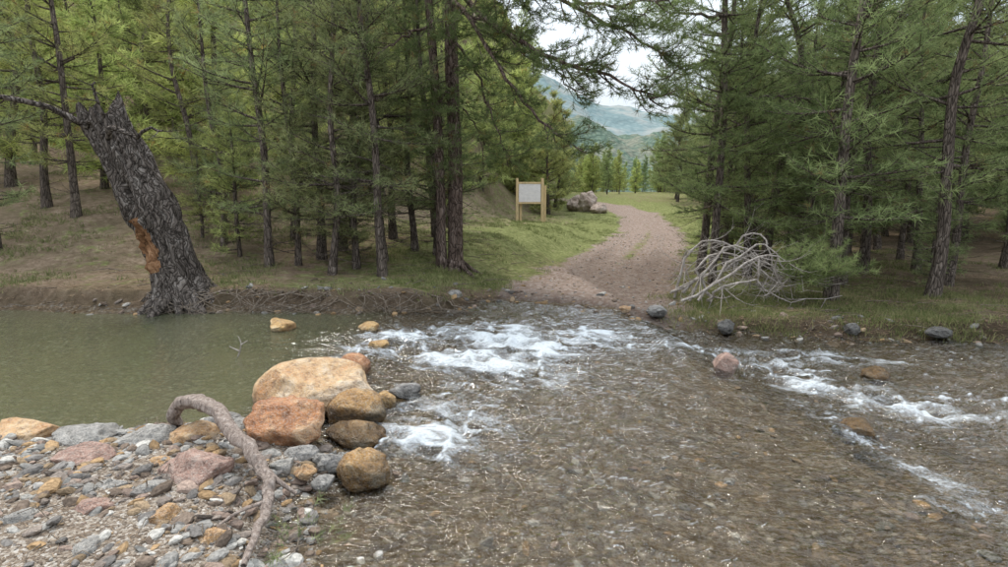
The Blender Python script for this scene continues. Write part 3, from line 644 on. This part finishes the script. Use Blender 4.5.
# ---------------------------------------------------------------- grass, litter
def blades(name,n,box,mask,hmin,hmax,w,cA,cB,mat,flat=0.,K=7):
    x=rng.uniform(box[0],box[1],n);y=rng.uniform(box[2],box[3],n)
    hh,sf,sn,rd,road,dl=height(x,y,True);k=mask(x,y,sf,sn,rd,road,dl)>rng.uniform(size=n);x,y,hh=x[k],y[k],hh[k]
    T=len(x);ax=rng.normal(size=(T,K,2));L=rng.uniform(hmin,hmax,(T,1,1))*rng.uniform(.5,1.1,(T,K,1))
    d=np.concatenate([ax*(.45+3*flat),np.ones((T,K,1))*(1-flat)],2);d/=np.linalg.norm(d,axis=2)[:,:,None]
    b=np.stack([x,y,hh-.005+flat*.015],1)[:,None,:]+np.concatenate([rng.normal(size=(T,K,2))*hmax*.35,np.zeros((T,K,1))],2)
    s=np.concatenate([rng.normal(size=(T,K,2)),np.zeros((T,K,1))],2);s/=np.linalg.norm(s,axis=2)[:,:,None]
    m=b+d*L*.6;tp=b+d*L+np.concatenate([ax*.25,np.zeros((T,K,1))],2)*L
    V=np.stack([b-s*w/2,b+s*w/2,m+s*w*.35,m-s*w*.35,tp],2).reshape(-1,3)
    o=np.arange(T*K)*5
    Q=np.stack([o,o+1,o+2,o+3],1);Tr=np.stack([o+3,o+2,o+4],1)
    f=rng.uniform(size=(T,1));f=np.clip(f+rng.normal(size=(T,K))*.15,0,1).reshape(-1,1)
    c=np.array(cA)*(1-f)+np.array(cB)*f;c=np.concatenate([np.repeat(c,5,0),np.ones((T*K*5,1))],1)
    mb=MB();mb.add(V,Q,0,c);mb.f.append(Tr);mb.m.append(np.zeros(len(Tr)));obj(name,mb.mesh(name,[mat],False))
clump=lambda x,y,s:sst(-.15,.35,fbm(x*.9,y*.9,0,4,s))
blades('grass',30000,(-3,11,7,32),lambda x,y,sf,sn,rd,ro,dl:(sf>.25)*(1-ro)*clump(x,y,51)*(.15+.85*sst(-3,-.5,x))*(np.abs(dl)<9)*(1-.6*sst(2.5,4,x)*(y<12)),.04,.13,.009,(.10,.13,.04),(.26,.27,.12),GRASS)
blades('hillside_grass',30000,(-14,0,7.7,24),lambda x,y,sf,sn,rd,ro,dl:(sf>.3)*clump(x,y,57)*.85,.04,.13,.011,(.11,.14,.05),(.28,.27,.14),GRASS)
blades('right_bank_grass',7000,(1.8,9,6.2,9.5),lambda x,y,sf,sn,rd,ro,dl:(sf>.05)*(1-ro)*(.2+.8*clump(x,y,59)),.05,.16,.007,(.09,.12,.04),(.26,.25,.12),GRASS)
blades('pine_needle_litter',26000,(-9,10,6.4,14),lambda x,y,sf,sn,rd,ro,dl:(sf>.05)*(1-ro)*.8,.06,.16,.007,(.11,.075,.045),(.34,.25,.17),LIT,.9,5)
blades('near_litter',2600,(-4,-.5,1.5,4.2),lambda x,y,sf,sn,rd,ro,dl:(sn>.1)*.5,.03,.08,.003,(.12,.085,.055),(.30,.22,.15),LIT,.93,4)
mb=MB()
for i in range(560):
    x=rng.uniform(-7,7.5);y=rng.uniform(7,14) if i>60 else rng.uniform(2,4)
    if i<=60: x=rng.uniform(-2.8,-1)
    q=height(np.array([x]),np.array([y]),True)
    if (i>60 and (q[1][0]<.1 or q[4][0]>.3)) or (i<=60 and q[2][0]<.1): continue
    z=q[0][0]+.015;a=rng.uniform(0,6.28);l=rng.uniform(.1,.6) if i>60 else rng.uniform(.05,.18)
    P=np.array([(x,y,z),(x+l*.5*math.cos(a),y+l*.5*math.sin(a),z+rng.uniform(0,.05)),(x+l*math.cos(a+.3),y+l*math.sin(a+.3),z)])
    r=rng.uniform(.003,.009) if i>60 else .003;mb.add(*tube(P,[r,r*.8,r*.4],4))
obj('fallen_twigs',mb.mesh('fallen_twigs',[BTWIG]))
mb=MB()
for i in range(90):
    x=rng.uniform(-5,-.7);yb=float(np.interp(x,FAR[:,0],FAR[:,1]));z=H1(x,yb+.5)
    P=smoothpath([(x,yb+.6,z-.02),(x+rng.uniform(-.2,.2),yb+.3,z-.02),(x+rng.uniform(-.4,.4),yb+.12,z-.1),(x+rng.uniform(-.6,.6),yb-.05,.04)],9)+rng.normal(size=(9,3))*.012
    mb.add(*tube(P,np.linspace(.012,.003,9)*rng.uniform(.3,1.3),5,.2,i))
obj('exposed_roots',mb.mesh('exposed_roots',[BTWIG]))
# ---------------------------------------------------------------- distant hills
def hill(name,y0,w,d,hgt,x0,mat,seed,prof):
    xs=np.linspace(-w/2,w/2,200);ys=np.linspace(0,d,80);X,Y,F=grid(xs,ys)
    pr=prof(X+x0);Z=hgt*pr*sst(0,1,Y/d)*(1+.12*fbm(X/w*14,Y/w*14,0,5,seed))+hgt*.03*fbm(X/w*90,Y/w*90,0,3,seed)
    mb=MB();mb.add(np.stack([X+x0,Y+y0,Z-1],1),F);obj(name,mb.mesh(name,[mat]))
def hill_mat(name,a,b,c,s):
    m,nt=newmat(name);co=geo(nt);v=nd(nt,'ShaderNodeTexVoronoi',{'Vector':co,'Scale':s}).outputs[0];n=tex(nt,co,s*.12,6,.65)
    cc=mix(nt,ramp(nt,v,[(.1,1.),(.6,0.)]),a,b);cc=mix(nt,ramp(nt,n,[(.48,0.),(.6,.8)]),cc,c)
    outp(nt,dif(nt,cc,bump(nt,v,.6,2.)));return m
hill('hill',160,500,150,84,40,hill_mat('hill_forest_haze_tint',(.085,.12,.095),(.14,.18,.14),(.19,.19,.15),.45),4,lambda x:.42+.12*sst(60,40,x)+.5*sst(30,-60,x)+.45*sst(90,150,x))  # forest green with distance haze painted in as a bluish cast
hill('mountain',420,1600,380,150,100,hill_mat('mountain_forest_haze_tint',(.15,.205,.21),(.19,.245,.245),(.27,.28,.265),.14),9,lambda x:.85+.25*sst(130,40,x)+.08*np.sin(x/50))  # paler, bluer forest: air haze mixed straight into the base colours
# ---------------------------------------------------------------- light
EL,AZ=58,-35
w=bpy.data.worlds.new('World');sc.world=w;w.use_nodes=True;nt=w.node_tree;nt.nodes.clear()
sky=nd(nt,'ShaderNodeTexSky',sky_type='NISHITA',sun_disc=False,sun_elevation=math.radians(EL),sun_rotation=math.radians(AZ),air_density=1.,dust_density=2.5,ozone_density=1.)
tc=nd(nt,'ShaderNodeTexCoord').outputs['Generated']
cl=nd(nt,'ShaderNodeTexNoise',{'Vector':nd(nt,'ShaderNodeMapping',{'Vector':tc,'Scale':(1,1,2.5)}).outputs[0],'Scale':2.2,'Detail':3.,'Roughness':.6}).outputs[0]
c=mix(nt,ramp(nt,cl,[(.32,.55),(.6,.92)]),sky.outputs[0],(6.0,6.4,6.75))
zz=nd(nt,'ShaderNodeSeparateXYZ',{0:tc}).outputs[2]
g=nd(nt,'ShaderNodeMapRange',{0:zz,1:.12,2:.8,3:1.0,4:2.8}).outputs[0]   # overcast sky: zenith brighter than horizon
c=mix(nt,1.,c,grey(nt,g),'MULTIPLY')
nd(nt,'ShaderNodeOutputWorld',{0:nd(nt,'ShaderNodeBackground',{0:c,1:.15}).outputs[0]})
L=bpy.data.lights.new('sun','SUN');L.energy=2.9;L.angle=math.radians(12);L.color=(1,.95,.86)
from mathutils import Vector
e_,a_=math.radians(EL),math.radians(AZ);sd=Vector((math.sin(a_)*math.cos(e_),math.cos(a_)*math.cos(e_),math.sin(e_)))
lo=bpy.data.objects.new('sun',L);sc.collection.objects.link(lo);lo.rotation_euler=sd.to_track_quat('Z','Y').to_euler()
cam=bpy.data.cameras.new('camera');co_=bpy.data.objects.new('camera',cam);sc.collection.objects.link(co_)
co_.location=(0,0,1.6);co_.rotation_euler=(math.radians(90-8.4),0,0);cam.lens=20;cam.sensor_width=36;cam.clip_end=3000;cam.clip_start=.05
sc.camera=co_
sc.view_settings.view_transform='Standard';sc.view_settings.look='None';sc.view_settings.exposure=0
